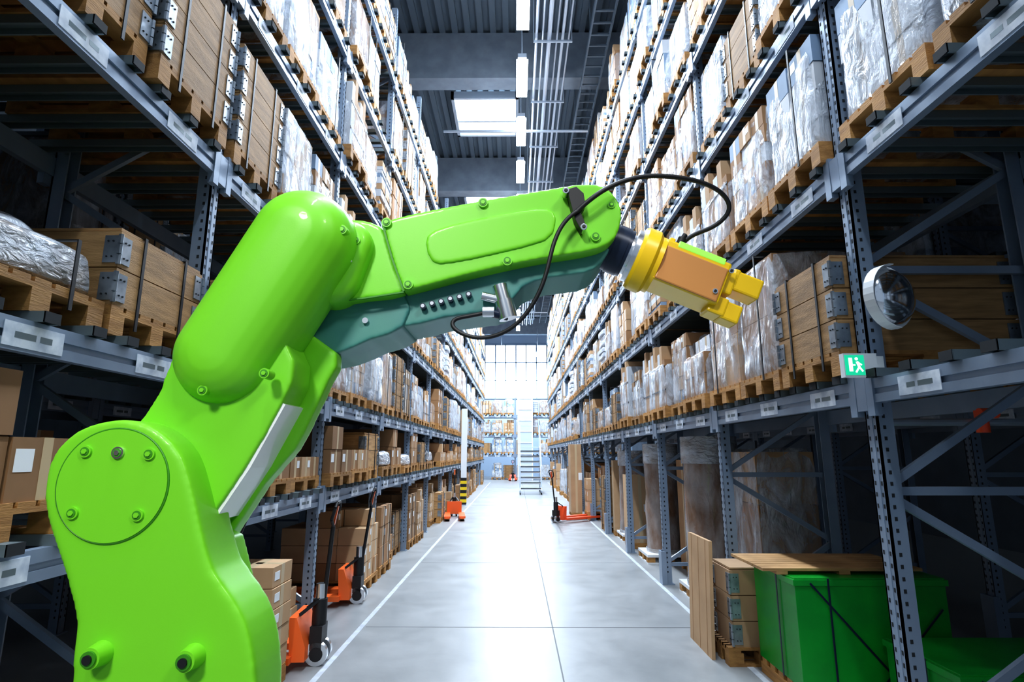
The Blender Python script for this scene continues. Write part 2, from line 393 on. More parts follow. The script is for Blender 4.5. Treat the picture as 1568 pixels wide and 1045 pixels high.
L('crate4',lambda m:crate(m,4))
L('crate3',lambda m:crate(m,3))
L('crate2',lambda m:crate(m,2))
L('box',lambda m:(m.b(-DP/2+.01,DP/2-.01,-W/2+.01,W/2-.01,.144,.9,M_card),[strap(m,.05,.9,y) for y in (-.2,.2)],strapx(m,.1,.9,.2),strapx(m,.1,.9,-.2)))
L('cart1',lambda m:(cartons(m,3,2,3,.27,M_card),[strap(m,.1,.95,y) for y in (-.17,.17)]))
L('cart2',lambda m:cartons(m,3,3,4,.21,[M_card2,M_card2,M_card],miss=.4))
L('cart3',lambda m:(cartons(m,2,4,3,.27,[M_card2,M_cardw,M_card]),[strap(m,.1,.955,y) for y in (-.2,0,.2)]))
L('cartlow',lambda m:cartons(m,3,3,2,.22,[M_card2,M_card],miss=.5))
L('cartlow2',lambda m:cartons(m,2,2,2,.26,M_card,miss=.3))
def sacks(m):
    for k in range(6):
        for i in range(2):
            x=-DP/2+i*DP/2; a=random.uniform(-.02,.02)
            m.wobble(x+.01+a,x+DP/2-.01+a,-W/2+.01-a,W/2-.01-a,.144+k*.135,.144+k*.135+.14,M_sack,.02,cuts=5,seed=k*4+i*2,taper=0,pw=9)
L('sacks',sacks)
def boards(m):
    z=.144
    for k in range(9):
        t=random.uniform(.05,.11); mm=random.choice([M_cardw,M_card2,M_cardb,M_cardw]); a=random.uniform(-.02,.02)
        m.b(-DP/2+.03+a,DP/2-.03+a,-W/2+.02,W/2-.02,z,z+t-.004,mm); z+=t
    for y in (-.15,.15): strap(m,.1,z,y,d=DP-.02)
L('boards',boards)
keys=['wrapA']*5+['wrapB']*5+['wrapC']*3+['wrapE']*5+['wrapF']*6+['wrapG']*6+['stepped']*5+['bundles']*5+['crate4']*2+['crate3']*1+['box']*1+['cart1']*2+['cart2']*2+['cart3']*3+['sacks']*2+['boards']*3+['wrapD']
low=['cartlow','cartlow2','wrapD','cartlow','crate2','cartlow2']
special={}
def sp(side,bay,lv,*ks):
    for i,k in enumerate(ks): special[(side,bay,lv,i)]=k
sp('L',1,2,'crate4','crate3','crate4'); sp('L',2,2,'crate4','wrapE','wrapF'); sp('L',1,1,'crate2','wrapD','crate2'); sp('L',1,0,'cartlow2','cartlow2',None)
sp('L',2,1,'crate2','cartlow2','wrapD'); sp('L',0,2,'crate3','crate4','crate4')
sp('L',2,3,'wrapG','wrapA','wrapG'); sp('L',1,3,'wrapB','crate4','wrapG')
sp('R',1,1,'crate3','wrapG','wrapG'); sp('R',1,0,None,None,None); sp('R',0,0,None,None,None)
sp('R',2,0,'crate3','wrapC','wrapC'); sp('R',3,0,'stepped','wrapF','bundles'); sp('R',2,1,'wrapG','wrapF','bundles'); sp('R',2,2,'wrapA','crate3','wrapE')
def fill(side,x,ys,levels,L_,clear,second=False):
    e=empty('palletized_goods',(x,0,0)); sgn=-1 if side=='L' else 1; n=0
    for bi,y in enumerate(ys):
        for li,lv in enumerate(levels):
            gap=(levels[li+1]-lv-.13 if li+1<len(levels) else 1.3)-.06
            for p in range(3):
                k=special.get((side,bi,li,p),'?') if not second else '?'
                if k is None: continue
                hand=k!='?'
                if k=='?' or k not in LO:
                    if random.random()<(.06 if not second else .25): continue
                    k=random.choice(keys if gap>1.0 else low)
                sc=random.uniform(.82,1.15); sc=1 if hand else sc; sc=min(sc,gap/HT[k])
                yc=y+.05+(L_-.1)*(p+.5)/3+random.uniform(-.006,.006)
                xx=sgn*(D/2+random.uniform(-.06,.03)-.02)
                n+=1; inst(LO[k],'pallet_load_%d'%n,e,(xx,yc,lv+.046),math.pi*random.choice((0,1))+random.uniform(-.018,.018),(1,1,sc))
    return e
fill('L',XL,YL,LV_L,LL,0); fill('R',XR,YR,LV_R,LR,0)
fill('L',XL-2.4,YL[:8],LV_L,LL,0,True); fill('R',XR+2.4,YR[:8],LV_R,LR,0,True)
# ground storage
e=empty('floor_pallets',(0,0,0)); n=0
for bi,y in enumerate(YL):
    if bi<3: continue
    for p in range(3):
        if random.random()<.15 or (bi,p)==(3,1): continue
        k=random.choice(['cart2','cart1','crate3','cartlow','cartlow2','cart2']); n+=1
        inst(LO[k],'pallet_%d'%n,e,(XL-.55+random.uniform(-.1,.12),y+.05+(LL-.1)*(p+.5)/3,0),random.choice((0,math.pi)),(1,1,min(1,1.05/HT[k])))
e=empty('floor_pallets',(0,0,0)); n=0
for bi,y in enumerate(YR):
    if bi<6: continue
    for p in range(3):
        if bi==6 and p>0: continue
        k=random.choice(['cart2','cart1','wrapC','box','wrapA','crate4']); n+=1
        inst(LO[k],'pallet_%d'%n,e,(XR+.55+random.uniform(-.15,.12),y+.05+(LR-.1)*(p+.5)/3,0),0,(1,1,min(1.7,random.uniform(1,1.75))))

# far cross rack
e=empty('pallet_rack',(0,38.6,0)); e.rotation_euler=(0,0,math.pi/2)
for i in range(6): inst(meF,'rack_bay_%d'%(i+1),e,(0,-7.2+i*LR,0))
e2=empty('palletized_goods',(0,38.6,0)); e2.rotation_euler=(0,0,math.pi/2)
n=0
for i in range(6):
    for lv in [0]+LV_F:
        for p in range(3):
            if random.random()<.15: continue
            k=random.choice(keys); n+=1; inst(LO[k],'pallet_load_%d'%n,e2,(.5,-7.2+i*LR+.05+(LR-.1)*(p+.5)/3,lv+.046 if lv else 0),0)

# ------------------------------------------------------------ floor level goods right
def roll(name,x,y,r,h):
    m=MB(); m.b(x-.36,x+.36,y-.36,y+.36,0,.02,M_white); m.b(x-.36,x+.36,y-.36,y+.36,.1,.14,M_white)
    for a in (-.36,-.06,.24):
        for b_ in (-.34,-.05,.24): m.b(x+a,x+a+.12,y+b_,y+b_+.1,.02,.1,M_wood)
    bm=bmesh.new(); bmesh.ops.create_cone(bm,cap_ends=True,segments=36,radius1=r,radius2=r*.97,depth=h)
    bmesh.ops.subdivide_edges(bm,edges=[ed for ed in bm.edges if abs(ed.verts[0].co.z-ed.verts[1].co.z)>.1],cuts=14)
    for v in bm.verts:
        v.co+=Vector((x,y,.14+h/2)); d=noise.noise_vector(v.co*4)*.018; d.z=0; v.co+=d
    m.bm(bm,M_clearb)
    m.cyl((x,y,.14+h*.82),(x,y,.15+h*1.003),r*1.035,M_wrapw,32)
    m.cyl((x,y,.14),(x,y,.2),r*1.05,M_wrapw,32)
    m.obj(name,None,True,0,40)
roll('wrapped_roll',2.42,7.3,.33,1.75); roll('wrapped_roll.001',2.42,9.75,.28,1.7); roll('wrapped_roll.002',2.45,12.0,.34,1.6)
def tallbox(name,x0,x1,y0,y1,z1,mt=M_card):
    m=MB(); m.b(x0,x1,y0,y1,.1,z1,mt); m.b(x0,x1,y0,y1,.08,.1,M_wood)
    for yy in (y0,(y0+y1)/2-.04,y1-.08): m.b(x0,x1,yy,yy+.08,0,.08,M_wood)
    m.b(x0-.002,x1+.002,(y0+y1)/2-.03,(y0+y1)/2+.03,.1,z1+.002,M_tape); m.b((x0+x1)/2-.03,(x0+x1)/2+.03,y0-.002,y1+.002,.1,z1+.002,M_tape)
    m.b((x0+x1)/2+.06,(x0+x1)/2+.16,y0-.003,y0,z1*.5,z1*.6,M_white)
    m.obj(name,None,False,.006)
tallbox('tall_carton',2.07,2.5,10.85,11.35,1.3,M_card2); tallbox('tall_carton.001',2.08,2.5,12.48,12.72,1.55,M_card2); tallbox('tall_carton.002',1.52,1.82,16.2,16.9,1.95,M_card2); tallbox('tall_carton.003',2.15,2.7,14.0,14.7,1.4)
tallbox('tall_carton.004',2.5,2.95,8.5,9.1,1.6)
# tall film-wrapped cartons standing in the bay behind the green boxes
def wrapstack(name,x0,x1,y0,y1,h):
    m=MB()
    for yy in (y0,(y0+y1)/2-.05,y1-.1): m.b(x0,x1,yy,yy+.1,0,.1,M_wood)
    for k in range(6): 
        a=x0+k*(x1-x0-.09)/5; m.b(a,a+.09,y0,y1,.1,.122,M_wood)
    hh=h/3
    for k in range(3):
        for i in range(2):
            a=x0+.02+i*(x1-x0-.04)/2; m.b(a,a+(x1-x0-.04)/2-.008,y0+.02,y1-.02,.122+k*hh,.122+(k+1)*hh-.008,random.choice([M_card,M_card2]))
    m.wobble(x0,x1,y0,y1,.08,.15+h,M_film,.014,seed=33,taper=.02,cuts=10,sc=4)
    m.obj(name,None,True,0,38)
wrapstack('wrapped_carton_stack',2.45,3.1,6.0,6.7,1.6)

# green plastic boxes with straps
def gbox(name,x0,x1,y0,y1,z0,z1):
    m=MB(); m.b(x0,x1,y0,y1,z0,z1,M_gcrate); m.b(x0-.015,x1+.015,y0-.015,y1+.015,z1-.05,z1-.01,M_gcrate)
    for k in range(5):
        yy=y0+.03+k*(y1-y0-.14)/4; m.b(x0,x1,yy,yy+.08,z0-.04,z0,M_wood)
    for xx in (x0,(x0+x1)/2-.05,x1-.1): m.b(xx,xx+.1,y0,y1,z0-.12,z0-.04,M_wood)
    for xx in (x0+.22,x0+.75): m.b(xx,xx+.015,y0-.018,y0-.014,z0,z1,M_navy)
    m.beam((x0+.1,y0-.017,z1-.03),(x0+.65,y0-.017,z0+.05),.004,.015,M_navy)
    m.beam((x0+.55,y0-.017,z0+.05),(x0+1.0,y0-.017,z1-.2),.004,.015,M_navy)
    m.b(x0-.018,x0-.014,y0+.25,y0+.27,z0,z1,M_navy)
    m.obj(name,None,False,.008)
gbox('green_storage_box',1.95,3.0,4.25,4.95,.12,.84)
gbox('green_storage_box.001',2.45,3.5,3.45,4.1,.12,.5)
m=MB()
for k in range(7): m.b(1.78,2.93,4.36+k*.09,4.36+k*.09+.08,.865,.885,M_crate)
for x in (1.88,2.33,2.78): m.b(x,x+.08,4.36,4.98,.842,.865,M_crate)
m.obj('wooden_pallet_lid')
m2=MB(); pallet(m2,.46,.6); crate(m2,3,.2,False,.144,.44,.5,M_card2); m2.obj('wooden_crate',None,loc=(2.03,5.27,0))
m=MB(); m.b(0,.03,0,.6,0,.95,M_card2); 
for yy in (.1,.3,.5): m.b(-.002,.032,yy,yy+.005,0,.95,M_card)
o=m.obj('cardboard_sheet'); o.location=(1.64,5.2,0); o.rotation_euler=(0,math.radians(2),math.radians(0))

# left foreground carton stacks
def stack(name,x,y,w,d,h,n,mt=M_card2):
    m=MB(); pz=.13
    for k in range(4): m.b(x-w/2,x+w/2,y-d/2+k*d/4,y-d/2+k*d/4+d/5,.1,.13,M_wood)
    for xx in (x-w/2,x-.04,x+w/2-.08): m.b(xx,xx+.08,y-d/2,y+d/2,0,.1,M_wood)
    for k in range(n):
        a=random.uniform(-.012,.012); b_=random.uniform(-.012,.012)
        m.b(x-w/2+a,x+w/2+a,y-d/2+b_,y+d/2+b_,pz+k*h,pz+(k+1)*h-.006,mt)
        m.b(x-w/2+a-.001,x+w/2+a+.001,y-.03+b_,y+.03+b_,pz+k*h+.001,pz+(k+1)*h-.005,M_tape)
        m.b(x-.03+a,x+.03+a,y-d/2+b_-.001,y+d/2+b_+.001,pz+k*h+.001,pz+(k+1)*h-.005,M_tape)
        m.b(x+w/2+a,x+w/2+a+.002,y-d*.4,y-d*.15,pz+k*h+h*.3,pz+k*h+h*.7,M_white)
    m.obj(name,None,False,.004)
stack('carton_stack',-1.95,4.58,.36,.36,.15,5); stack('carton_stack.001',-2.5,4.6,.45,.4,.2,3,M_card); stack('carton_stack.002',-2.3,5.56,.45,.34,.17,2)

# pallet truck
def truck(name,loc,rz,tilt=.25,col=M_red2):
    e=empty(name,loc,rz); m=MB()
    for y in (-.27,.11):
        m.b(-1.15,0,y,y+.16,.07,.12,col); m.b(-1.2,-1.15,y+.03,y+.13,.06,.1,col)
        m.cyl((-1.0,y+.03,.04),(-1.0,y+.13,.04),.04,M_black,14)
    m.prism([(-.02,.07),(.10,.07),(.10,.18),(.02,.40),(-.04,.40)],-.2,.2,col)
    m.b(.1,.2,-.09,.09,.12,.3,M_black); m.cyl((.15,0,.2),(.15,0,.62),.04,M_metal,14); m.cyl((.15,0,.3),(.15,0,.5),.06,M_black,14)
    for y in (-.09,.04): m.cyl((.16,y,.09),(.16,y+.05,.09),.09,M_metal,20); 
    for y in (-.085,.045): m.cyl((.16,y-.008,.09),(.16,y+.058,.09),.055,M_black,16)
    m.beam((.02,-.12,.4),(.15,-.05,.5),.03,.02,M_black); m.beam((.02,.12,.4),(.15,.05,.5),.03,.02,M_black)
    t=Vector((.18+tilt*1.0,0,1.22)); b0=Vector((.17,0,.35))
    m.cyl(b0,t-(t-b0)*.16,.018,M_black,10)
    u=t-(t-b0)*.16
    pts=[u,u+Vector((0,.07,.06)),u+Vector((.03,.085,.16)),u+Vector((.035,.05,.2)),u+Vector((.035,-.05,.2)),u+Vector((.03,-.085,.16)),u+Vector((0,-.07,.06)),u]
    m.tube(pts,.014,M_black,8); m.beam(u,u+Vector((.03,0,.17)),.03,.02,col)
    m.obj('truck_body',e,True,0,35)
    m=MB(); m.b(.101,.105,-.1,.1,.09,.17,M_white); m.obj('truck_label',e)
truck('pallet_truck',(-1.80,5.1,0),math.radians(4),.05); truck('pallet_truck.001',(-2.0,7.05,0),math.radians(3),.1); truck('pallet_truck.002',(-1.7,16.2,0),math.radians(97),.1)
truck('pallet_truck.003',(1.12,14.9,0),math.radians(215),.1,M_red); truck('pallet_truck.004',(-2.12,4.05,0),math.radians(3),.02); truck('pallet_truck.005',(-.2,36.5,0),math.radians(-90),.1,M_red)

def column(name,x,y,w,h,hz=True):
    m=MB(); m.b(x-w/2,x+w/2,y-w/2,y+w/2,0 if not hz else .9,h,M_white if hz else M_pale)
    if hz:
        for k in range(9): 
            m.b(x-w/2-.01,x+w/2+.01,y-w/2-.01,y+w/2+.01,k*.1,(k+1)*.1,M_yel2 if k%2 else M_black)
    m.b(x-w/2-.02,x+w/2+.02,y-w/2-.02,y+w/2+.02,0,.03,M_pale)
    m.obj(name)
column('building_column',-1.76,19.6,.18,3.2)
# mobile stairs
e=empty('mobile_stairs',(.62,24.5,0)); m=MB()
for k in range(8):
    m.b(-.42,.42,k*.2,k*.2+.2,.25+k*.22,.28+k*.22,M_pale); m.b(-.42,.42,k*.2,k*.2+.01,.2+k*.22,.28+k*.22,M_metal)
for x in (-.45,.45):
    m.beam((x,0,.15),(x,1.7,2.0),.04,.08,M_pale); m.beam((x,.1,1.15),(x,1.7,2.95),.03,.03,M_pale)
    for yy,z0,z1 in ((.1,.2,1.15),(.9,1.1,2.05),(1.7,0,2.95),(2.3,0,2.95)): m.beam((x,yy,z0),(x,yy,z1),.035,.035,M_pale)
    m.beam((x,1.7,2.95),(x,2.3,2.95),.03,.03,M_pale); m.beam((x,0,.12),(x,2.3,.12),.05,.05,M_pale); m.beam((x,.1,.15),(x,2.3,1.9),.03,.03,M_pale)
    for yy in (.1,2.2): m.cyl((x-.02,yy,.07),(x+.02,yy,.07),.07,M_black,12)
m.b(-.45,.45,1.7,2.3,1.95,1.99,M_pale); m.beam((-.45,2.3,2.95),(.45,2.3,2.95),.03,.03,M_pale)
m.obj('stairs_frame',e)
m=MB(); m.b(.15,1.05,37.6,38.0,0,6.2,M_pale)
for k in range(8): m.b(.13,1.07,37.57,37.6,.2+k*.72,.24+k*.72,M_white)
m.b(.1,.16,37.55,38.05,0,6.3,M_white); m.b(1.04,1.1,37.55,38.05,0,6.3,M_white); m.obj('lift_shaft_door')

# convex mirror + sign on right upright
e=empty('convex_safety_mirror',(2.05,3.03,2.54),math.radians(20)); m=MB()
bm=bmesh.new(); bmesh.ops.create_uvsphere(bm,u_segments=40,v_segments=24,radius=.16)
bmesh.ops.delete(bm,geom=[v for v in bm.verts if v.co.y>.001],context='VERTS')
for v in bm.verts: v.co.y*=.6
m.bm(bm,M_mirror); m.obj('mirror_dome',e,True,0,80)
m=MB(); 
ring=[(.166*math.cos(a*math.pi/16),0,.166*math.sin(a*math.pi/16)) for a in range(33)]; m.tube(ring,.012,M_white,8)
for a in range(8,24):   # visor on the aisle side of the rim
    t0,t1=a*math.pi/16,(a+1)*math.pi/16
    P=[Vector((.175*math.cos(t),yy,.175*math.sin(t))) for t,yy in ((t0,.01),(t1,.01),(t1,-.05),(t0,-.05))]; Q=[p*1.03 for p in P]
    m.add(P+Q,[(0,1,2,3),(7,6,5,4),(0,4,5,1),(2,6,7,3)],M_white)
bm=bmesh.new(); bmesh.ops.create_uvsphere(bm,u_segments=32,v_segments=16,radius=.172)
bmesh.ops.delete(bm,geom=[v for v in bm.verts if v.co.y<-.001],context='VERTS')
for v in bm.verts: v.co.y*=.2
m.bm(bm,M_white); m.obj('mirror_back',e,True,0,60)
m=MB(); m.cyl((0,.02,.0),(-.03,.09,0),.012,M_metal,12); m.cyl((-.03,.06,-.08),(-.03,.06,.08),.01,M_metal,10); m.obj('mirror_bracket',e,True)
e=empty('exit_sign',(1.87,3.08,2.17)); m=MB()
m.b(-.09,.09,-.02,.02,-.065,.065,M_white); m.b(-.085,.02,-.0215,-.02,-.055,.055,M_signg)
m.b(-.065,-.045,-.023,-.0215,-.035,.04,M_signw)
m.beam((-.02,-.022,.02),(-.01,-.022,-.01),.001,.014,M_signw); m.beam((-.01,-.022,-.01),(-.03,-.022,-.04),.001,.01,M_signw); m.beam((-.01,-.022,-.01),(.008,-.022,-.035),.001,.01,M_signw); m.beam((-.015,-.022,.015),(.005,-.022,.0),.001,.008,M_signw); m.cyl((-.022,-.023,.034),(-.022,-.021,.034),.009,M_signw,10)
m.beam((-.045,-.022,.0),(-.03,-.022,.0),.001,.008,M_signw)
m.b(.09,.13,-.015,.03,-.03,.05,M_white); m.b(.1,.125,-.01,.01,-.2,-.03,M_pale)
m.obj('sign_box',e)
e=empty('sprinkler_pipe'); m=MB(); m.cyl((2.2,3.4,2.0-.12),(3.4,3.4,2.0-.12),.022,M_pipe,10)
m.cyl((2.75,3.4,1.82),(2.75,3.4,1.95),.035,M_red,12); m.cyl((2.7,3.35,1.93),(2.8,3.35,1.93),.03,M_red,12); m.obj('pipe',e,True)

# ------------------------------------------------------------ robot
F=870.;C_,S_=math.cos(TILT),math.sin(TILT)
def RP(u,v,Y):   # image pixels unprojected through the camera -> metres on the vertical plane at distance Y
    du=u-790.;dv=695.-v
    z=dv*C_*C_*Y/(F-dv*C_*S_); d=Y*C_+z*S_
    return (du*d/F, H+z)
def spline(pts,k=3):
    n=len(pts);out=[]
    for i in range(n):
        p0,p1,p2,p3=[Vector((*pts[(i+j)%n],)) for j in (-1,0,1,2)]
        for t in range(k):
            t/=k; out.append(tuple(.5*((2*p1)+(-p0+p2)*t+(2*p0-5*p1+4*p2-p3)*t*t+(-p0+3*p1-3*p2+p3)*t**3)))
    return out
robot=empty('industrial_robot_arm')
def cast(name,parts,mt,vox=.006,it=10):
    m=MB()
    for p in parts: p(m,mt)
    o=bpy.data.objects.new(name,m.mesh(name)); COL.objects.link(o); o.parent=robot
    r=o.modifiers.new('remesh','REMESH'); r.mode='VOXEL'; r.voxel_size=vox; r.use_smooth_shade=True
    s=o.modifiers.new('smooth','SMOOTH'); s.factor=.5; s.iterations=it
    return o
def ext(pts,yf,yb,yref=None,sm=2):
    P=[RP(a,b,yref or yf) for a,b in pts]; P=spline(P,sm) if sm>1 else P
    return lambda m,mt: m.prism(P,yf,yb,mt)
def rdisc(bm,x,z,r,y0,y1,e):
    for k in range(7):
        a=k/6*math.pi/2
        for yy,sg in ((y0+e,-1),(y1-e,1)):
            y=yy+sg*e*math.sin(a); rr=r-e+e*math.cos(a)
            for i in range(48): bm.verts.new((x+rr*math.cos(i*math.pi/24),y,z+rr*math.sin(i*math.pi/24)))
def capsule(a,b,ra,rb,y0,y1,e,yref):
    def f(m,mt):
        bm=bmesh.new(); k=yref/F
        for (u,v),r in ((a,ra),(b,rb)):
            x,z=RP(u,v,yref); rdisc(bm,x,z,r*k,y0,y1,e)
        r=bmesh.ops.convex_hull(bm,input=bm.verts[:])
        bmesh.ops.delete(bm,geom=[v for v in bm.verts if not v.link_faces],context='VERTS')
        m.bm(bm,mt)
    return f
base=[(62,772),(64,728),(81,689),(113,660),(158,645),(205,645),(245,665),(273,697),(288,742),(298,785),(308,830),(322,875),(350,915),(372,955),(384,1005),(388,1060),(388,1200),(388,1330),(100,1330),(101,1200),(103,1060),(106,1000),(110,955),(102,915),(90,870),(71,815)]
cast('base_housing',[ext(base,1.24,1.38)],M_green,.006,14)
base2=[(200,760),(336,818),(352,830),(364,880),(378,930),(392,975),(402,1010),(408,1060),(410,1330),(130,1330),(140,900)]
cast('base_rear_casting',[ext(base2,1.38,1.45)],M_green,.006,6)
cast('shoulder_link',[ext([(262,545),(240,602),(212,643),(180,700),(230,790),(300,812),(320,795),(375,715),(428,622),(450,555),(400,480),(320,480)],1.32,1.44),
   ],M_green,.006,10)
cast('arm_side_casting',[ext([(430,500),(514,540),(500,585),(474,640),(448,690),(400,745),(338,838),(318,836),(308,800),(330,700),(380,580)],1.442,1.50)],M_green,.006,5)
cast('upper_arm',[capsule((346,545),(464,366),79,82,1.25,1.50,.10,1.34)],M_green,.006,6)
cast('elbow_housing',[ext([(505,340),(545,335),(583,346),(594,375),(606,415),(617,447),(560,456),(500,462),(480,430),(480,380)],1.42,1.66)],M_green,.005,10)
cast('elbow_boss',[capsule((505,420),(532,375),50,40,1.37,1.5,.03,1.40)],M_green,.005,6)
fore=[(588,346),(602,334),(665,320),(735,307),(800,296),(860,286),(905,281),(935,293),(951,318),(949,350),(932,374),(895,386),(830,396),(760,410),(690,427),(626,444),(616,440),(600,395)]
cast('forearm_cover',[ext(fore,1.42,1.60)],M_green,.005,9)
cast('forearm_panel',[ext([(652,372),(665,352),(730,335),(820,320),(848,325),(850,345),(835,368),(760,388),(690,402),(662,400)],1.414,1.46)],M_green,.004,5)
cast('forearm_underside',[ext([(620,440),(690,418),(830,380),(930,360),(938,372),(922,402),(895,418),(840,425),(800,440),(775,470),(740,478),(680,486),(616,500),(614,470)],1.47,1.66,1.47)],M_greenshade,.005,6)
cast('elbow_underside',[ext([(480,440),(617,446),(616,500),(565,520),(515,541),(462,545),(455,500)],1.46,1.68)],M_greenshade,.005,8)
# seams
m=MB()
a=[RP(586,345,1.415),RP(600,395,1.415),RP(618,446,1.415)]
for p,q in zip(a,a[1:]): m.beam((p[0],1.417,p[1]),(q[0],1.417,q[1]),.006,.005,M_greend)
a=[RP(500,462,1.415),RP(560,456,1.415),RP(618,447,1.415)]
for p,q in zip(a,a[1:]): m.beam((p[0],1.418,p[1]),(q[0],1.418,q[1]),.006,.004,M_greend)
m.obj('seams',robot)
# bolts
m=MB()
def bolt(u,v,y,r=9,mt=None):
    x,z=RP(u,v,y); k=y/F; R=r*k
    m.cyl((x,y+.03,z),(x,y-.004,z),R,mt or M_green,24); m.cyl((x,y-.0035,z),(x,y-.0055,z),R*.72,M_greend,20); m.cyl((x,y-.004,z),(x,y-.008,z),R*.45,mt or M_green,6)
for u,v in ((128,692),(226,696),(107,787),(208,790)): bolt(u,v,1.235,9)
bolt(178,694,1.235,9,mt=M_metal)  # bright steel head set here as the white glint on the cover
for u,v in ((592,341),(740,311),(625,436),(777,400),(868,298),(912,363)): bolt(u,v,1.416,8)
for u,v in ((936,315),): bolt(u,v,1.42,6)
for u,v,y in ((524,352,1.30),(404,572,1.265),(309,598,1.275),(290,508,1.29)): bolt(u,v,y,8)
bolt(545,368,1.37,7)
for u,v in ((141,1008),(286,1012)):
    x,z=RP(u,v,1.22); m.cyl((x,1.27,z),(x,1.205,z),.028,M_green,28,r2=.02); m.cyl((x,1.206,z),(x,1.2,z),.015,M_greend,20); m.cyl((x,1.201,z),(x,1.196,z),.009,M_black,16)
m.obj('bolts',robot,True,0,40)
m=MB(); x,z=RP(167,744,1.235); r=84*1.235/F
ring=[(x+r*math.cos(a*math.pi/36),1.239,z+r*math.sin(a*math.pi/36)) for a in range(73)]
m.tube(ring,.0022,M_greend,6); m.cyl((x,1.26,z),(x,1.236,z),r*.985,M_green,72); m.obj('shoulder_cover',robot,True,0,40)
# foil label wrapped along the side face of the shoulder link
m=MB(); A=[RP(a,b,1.32) for a,b in ((431,618),(404,666),(376,716),(348,757),(320,798))]
nrm=Vector((A[0][1]-A[-1][1],-(A[0][0]-A[-1][0]))); nrm.normalize()
P=[(x+nrm.x*.005,z+nrm.y*.005) for x,z in A]+[(x-nrm.x*.03,z-nrm.y*.03) for x,z in reversed(A)]
m.prism(P,1.328,1.446,M_gloss)
m.obj('label_strip',robot)
m=MB(); P=[RP(a,b,1.37) for a,b in ((521,406),(538,396),(540,401),(523,415))]; m.prism(P,1.362,1.366,M_white); m.obj('rating_plate',robot)
# connectors
m=MB()
for u,v in ((648,470),(662,466),(676,463),(690,459),(704,456),(718,452)):
    x,z=RP(u,v,1.46); m.cyl((x,1.50,z),(x,1.452,z),.008,M_navy,14); m.cyl((x,1.453,z),(x,1.449,z),.005,M_metal,12)
x,z=RP(560,492,1.46); m.cyl((x,1.48,z),(x,1.45,z),.008,M_metal,12)
x0,z0=RP(765,436,1.44); x1,z1=RP(778,484,1.44); m.cyl((x0,1.45,z0),(x1,1.45,z1),.02,M_metal,20); xm,zm=(x0+x1)/2,(z0+z1)/2; m.cyl((xm,1.45,zm),(x1+.001,1.45,z1-.006),.025,M_metal,20)
x0,z0=RP(738,452,1.44); m.cyl((x0,1.45,z0),(xm,1.45,zm),.012,M_metal,14)
x0,z0=RP(745,478,1.44); m.cyl((x0,1.44,z0),(x1,1.45,z1),.011,M_navy,14); m.cyl((x0-.01,1.44,z0),(x0+.02,1.44,z0),.014,M_metal,14)
m.obj('connectors',robot,True,0,40)
# wrist + gripper in local frame
Yw=1.53
ox,oz=RP(930,378,Yw); tx,tz=RP(1100,447,Yw); ax=Vector((tx-ox,0,tz-oz)); Lw=ax.length; ax.normalize(); up=Vector((-ax.z,0,ax.x)); k=Yw/F
O=Vector((ox,Yw,oz))
MW=Matrix((( ax.x,0,up.x,O.x),(0,1,0,O.y),(ax.z,0,up.z,O.z),(0,0,0,1)))
def wp(a,y,h): return MW@Vector((a*k,y,h*k))
m=MB()
m.cyl(wp(-22,0,0),wp(4,0,0),40*k,M_greenshade,40,r2=36*k); m.cyl(wp(0,0,0),wp(34,0,0),38*k,M_navy,40); m.cyl(wp(8,0,0),wp(28,0,0),39.5*k,M_navy,40); m.cyl(wp(34,0,0),wp(40,0,0),33*k,M_metal,40); m.cyl(wp(39,0,0),wp(47,0,0),43*k,M_metal,40)
m.obj('wrist_flange',robot,True,0,35)
m=MB(); m.cyl(wp(47,0,0),wp(52,0,0),49*k,M_yellow,48,r2=52*k); m.cyl(wp(52,0,0),wp(71,0,0),52*k,M_yellow,48); m.cyl(wp(71,0,0),wp(76,0,0),52*k,M_yellow,48,r2=47*k)
m.cyl(wp(76,0,0),wp(84,0,0),46*k,M_yellow,40)
m.obj('gripper_flange',robot,True,0,50)
m=MB(); m.b(80*k,188*k,-.062,.062,-34*k,36*k,M_yellow,MW); m.obj('gripper_body',robot,False,.008)
m=MB(); m.b(84*k,184*k,-.066,-.058,-33*k,24*k,M_orange_shaded,MW); m.b(86*k,96*k,-.03,.03,34*k,48*k,M_yellow,MW); m.obj('gripper_cover',robot,False,.004)
m=MB(); m.b(100*k,176*k,-.064,-.045,28*k,38.5*k,M_led,MW); m.obj('status_led_strip',robot,False,.003)
m=MB()
m.b(180*k,204*k,-.04,.04,-8*k,30*k,M_yellow,MW); m.b(200*k,246*k,-.035,.035,3*k,36*k,M_yellow,MW); m.b(196*k,208*k,-.036,.036,5*k,38*k,M_yellow,MW)
m.b(178*k,206*k,-.036,.036,-44*k,-14*k,M_yellow,MW); m.b(200*k,230*k,-.032,.032,-46*k,-16*k,M_yellow,MW)
m.obj('gripper_fingers',robot,False,.006)
m=MB()
for a,h in ((188,22),(176,-18)): p=wp(a,-.064,h); m.cyl(p,p+Vector((0,-.006,0)),.007,M_metal,16); m.cyl(p+Vector((0,-.005,0)),p+Vector((0,-.008,0)),.004,M_black,12)
p=wp(104,-.03,36); m.cyl(p,wp(104,-.03,52),.012,M_black,16); m.cyl(wp(104,-.03,50),wp(106,-.03,60),.007,M_black,12)
m.obj('gripper_hardware',robot,True,0,40)
m=MB()
A=[RP(a,b,1.40) for a,b in ((868,294),(882,290),(893,300),(896,318),(889,330),(897,350),(890,358),(880,340),(874,318))]
m.prism(A,1.385,1.42,M_black)
for u,v in ((866,297),(893,352)): x,z=RP(u,v,1.40); m.cyl((x,1.41,z),(x,1.38,z),.009,M_metal,14); m.cyl((x,1.381,z),(x,1.378,z),.005,M_black,10)
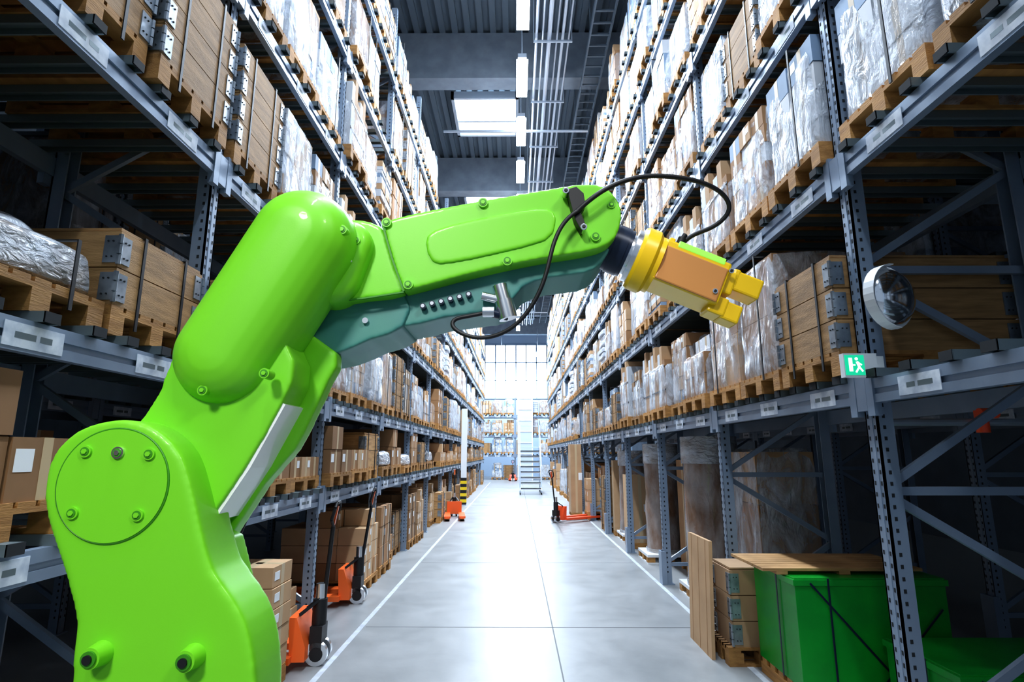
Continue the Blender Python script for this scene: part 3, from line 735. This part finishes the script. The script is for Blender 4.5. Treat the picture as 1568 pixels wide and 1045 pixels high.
m.obj('cable_bracket',robot,False,.003)
def cable(name,pts,r):
    c=bpy.data.curves.new(name,'CURVE'); c.dimensions='3D'; c.bevel_depth=r; c.bevel_resolution=4; s=c.splines.new('NURBS'); s.points.add(len(pts)-1)
    for i,(u,v,y) in enumerate(pts):
        x,z=RP(u,v,y); s.points[i].co=(x,y,z,1)
    s.use_endpoint_u=True; s.order_u=4; s.resolution_u=10; c.materials.append(M_black)
    o=bpy.data.objects.new(name,c); COL.objects.link(o); o.parent=robot
cable('cable_loop',[(883,325,1.38),(890,318,1.38),(905,305,1.37),(935,284,1.38),(985,268,1.4),(1045,272,1.42),(1100,287,1.45),(1126,322,1.47),(1090,352,1.5),(1062,358,1.5),(1040,375,1.5),(1036,392,1.5)],.0065)
cable('cable_hanging',[(888,322,1.38),(868,332,1.375),(848,365,1.37),(840,410,1.37),(825,455,1.38),(790,505,1.40),(735,524,1.42),(690,505,1.43),(692,486,1.44),(720,485,1.44),(748,478,1.44)],.0055)
# pedestal to floor
bx=(RP(104,1200,1.24)[0]+RP(390,1200,1.24)[0])/2
m=MB(); m.cyl((bx,1.36,.78),(bx,1.36,.98),.23,M_green,48,r2=.16); m.cyl((bx,1.36,.72),(bx,1.36,.78),.26,M_metal,48)
m.b(bx-.2,bx+.2,1.16,1.56,.03,.72,M_steel); m.b(bx-.32,bx+.32,1.04,1.68,0,.03,M_steel); m.b(bx-.28,bx+.28,1.08,1.64,.69,.72,M_steel)
for sx in (-1,1):
    for sy in (-1,1): m.cyl((bx+sx*.27,1.36+sy*.27,.03),(bx+sx*.27,1.36+sy*.27,.05),.018,M_metal,6)
m.obj('pedestal',robot,True,0,35)

# added fill spots, unseen, with invented housings, to light the robot
def fill_spot(loc,target,pw,size,ang):
    e=empty('added_fill_light',loc); m=MB(); m.b(-.2,.2,-.15,.15,.02,.12,M_black); m.b(-.02,.02,-.02,.02,.12,11.49-loc[2],M_pipe)
    m.obj('fill_housing',e)
    ld=bpy.data.lights.new('fill_spot','SPOT'); ld.energy=pw; ld.shadow_soft_size=size; ld.spot_size=math.radians(ang); ld.spot_blend=.8; ld.color=(1,.99,.95)
    lo=bpy.data.objects.new('fill_lamp',ld); COL.objects.link(lo); lo.parent=e; lo.location=(0,0,-.02)
    lo.rotation_euler=(Vector(target)-Vector(loc)).to_track_quat('-Z','Y').to_euler()
fill_spot((-1.2,-2.4,4.6),(-.55,1.4,1.6),640,.35,46)
fill_spot((1.5,-.6,4.2),(-.6,1.4,1.6),170,.3,40)

w=bpy.data.worlds.new('world'); S.world=w; w.use_nodes=True; bg=w.node_tree.nodes['Background']; bg.inputs[0].default_value=(.62,.78,1,1); bg.inputs[1].default_value=.38
print('objects',len(bpy.data.objects),S.view_settings.look)
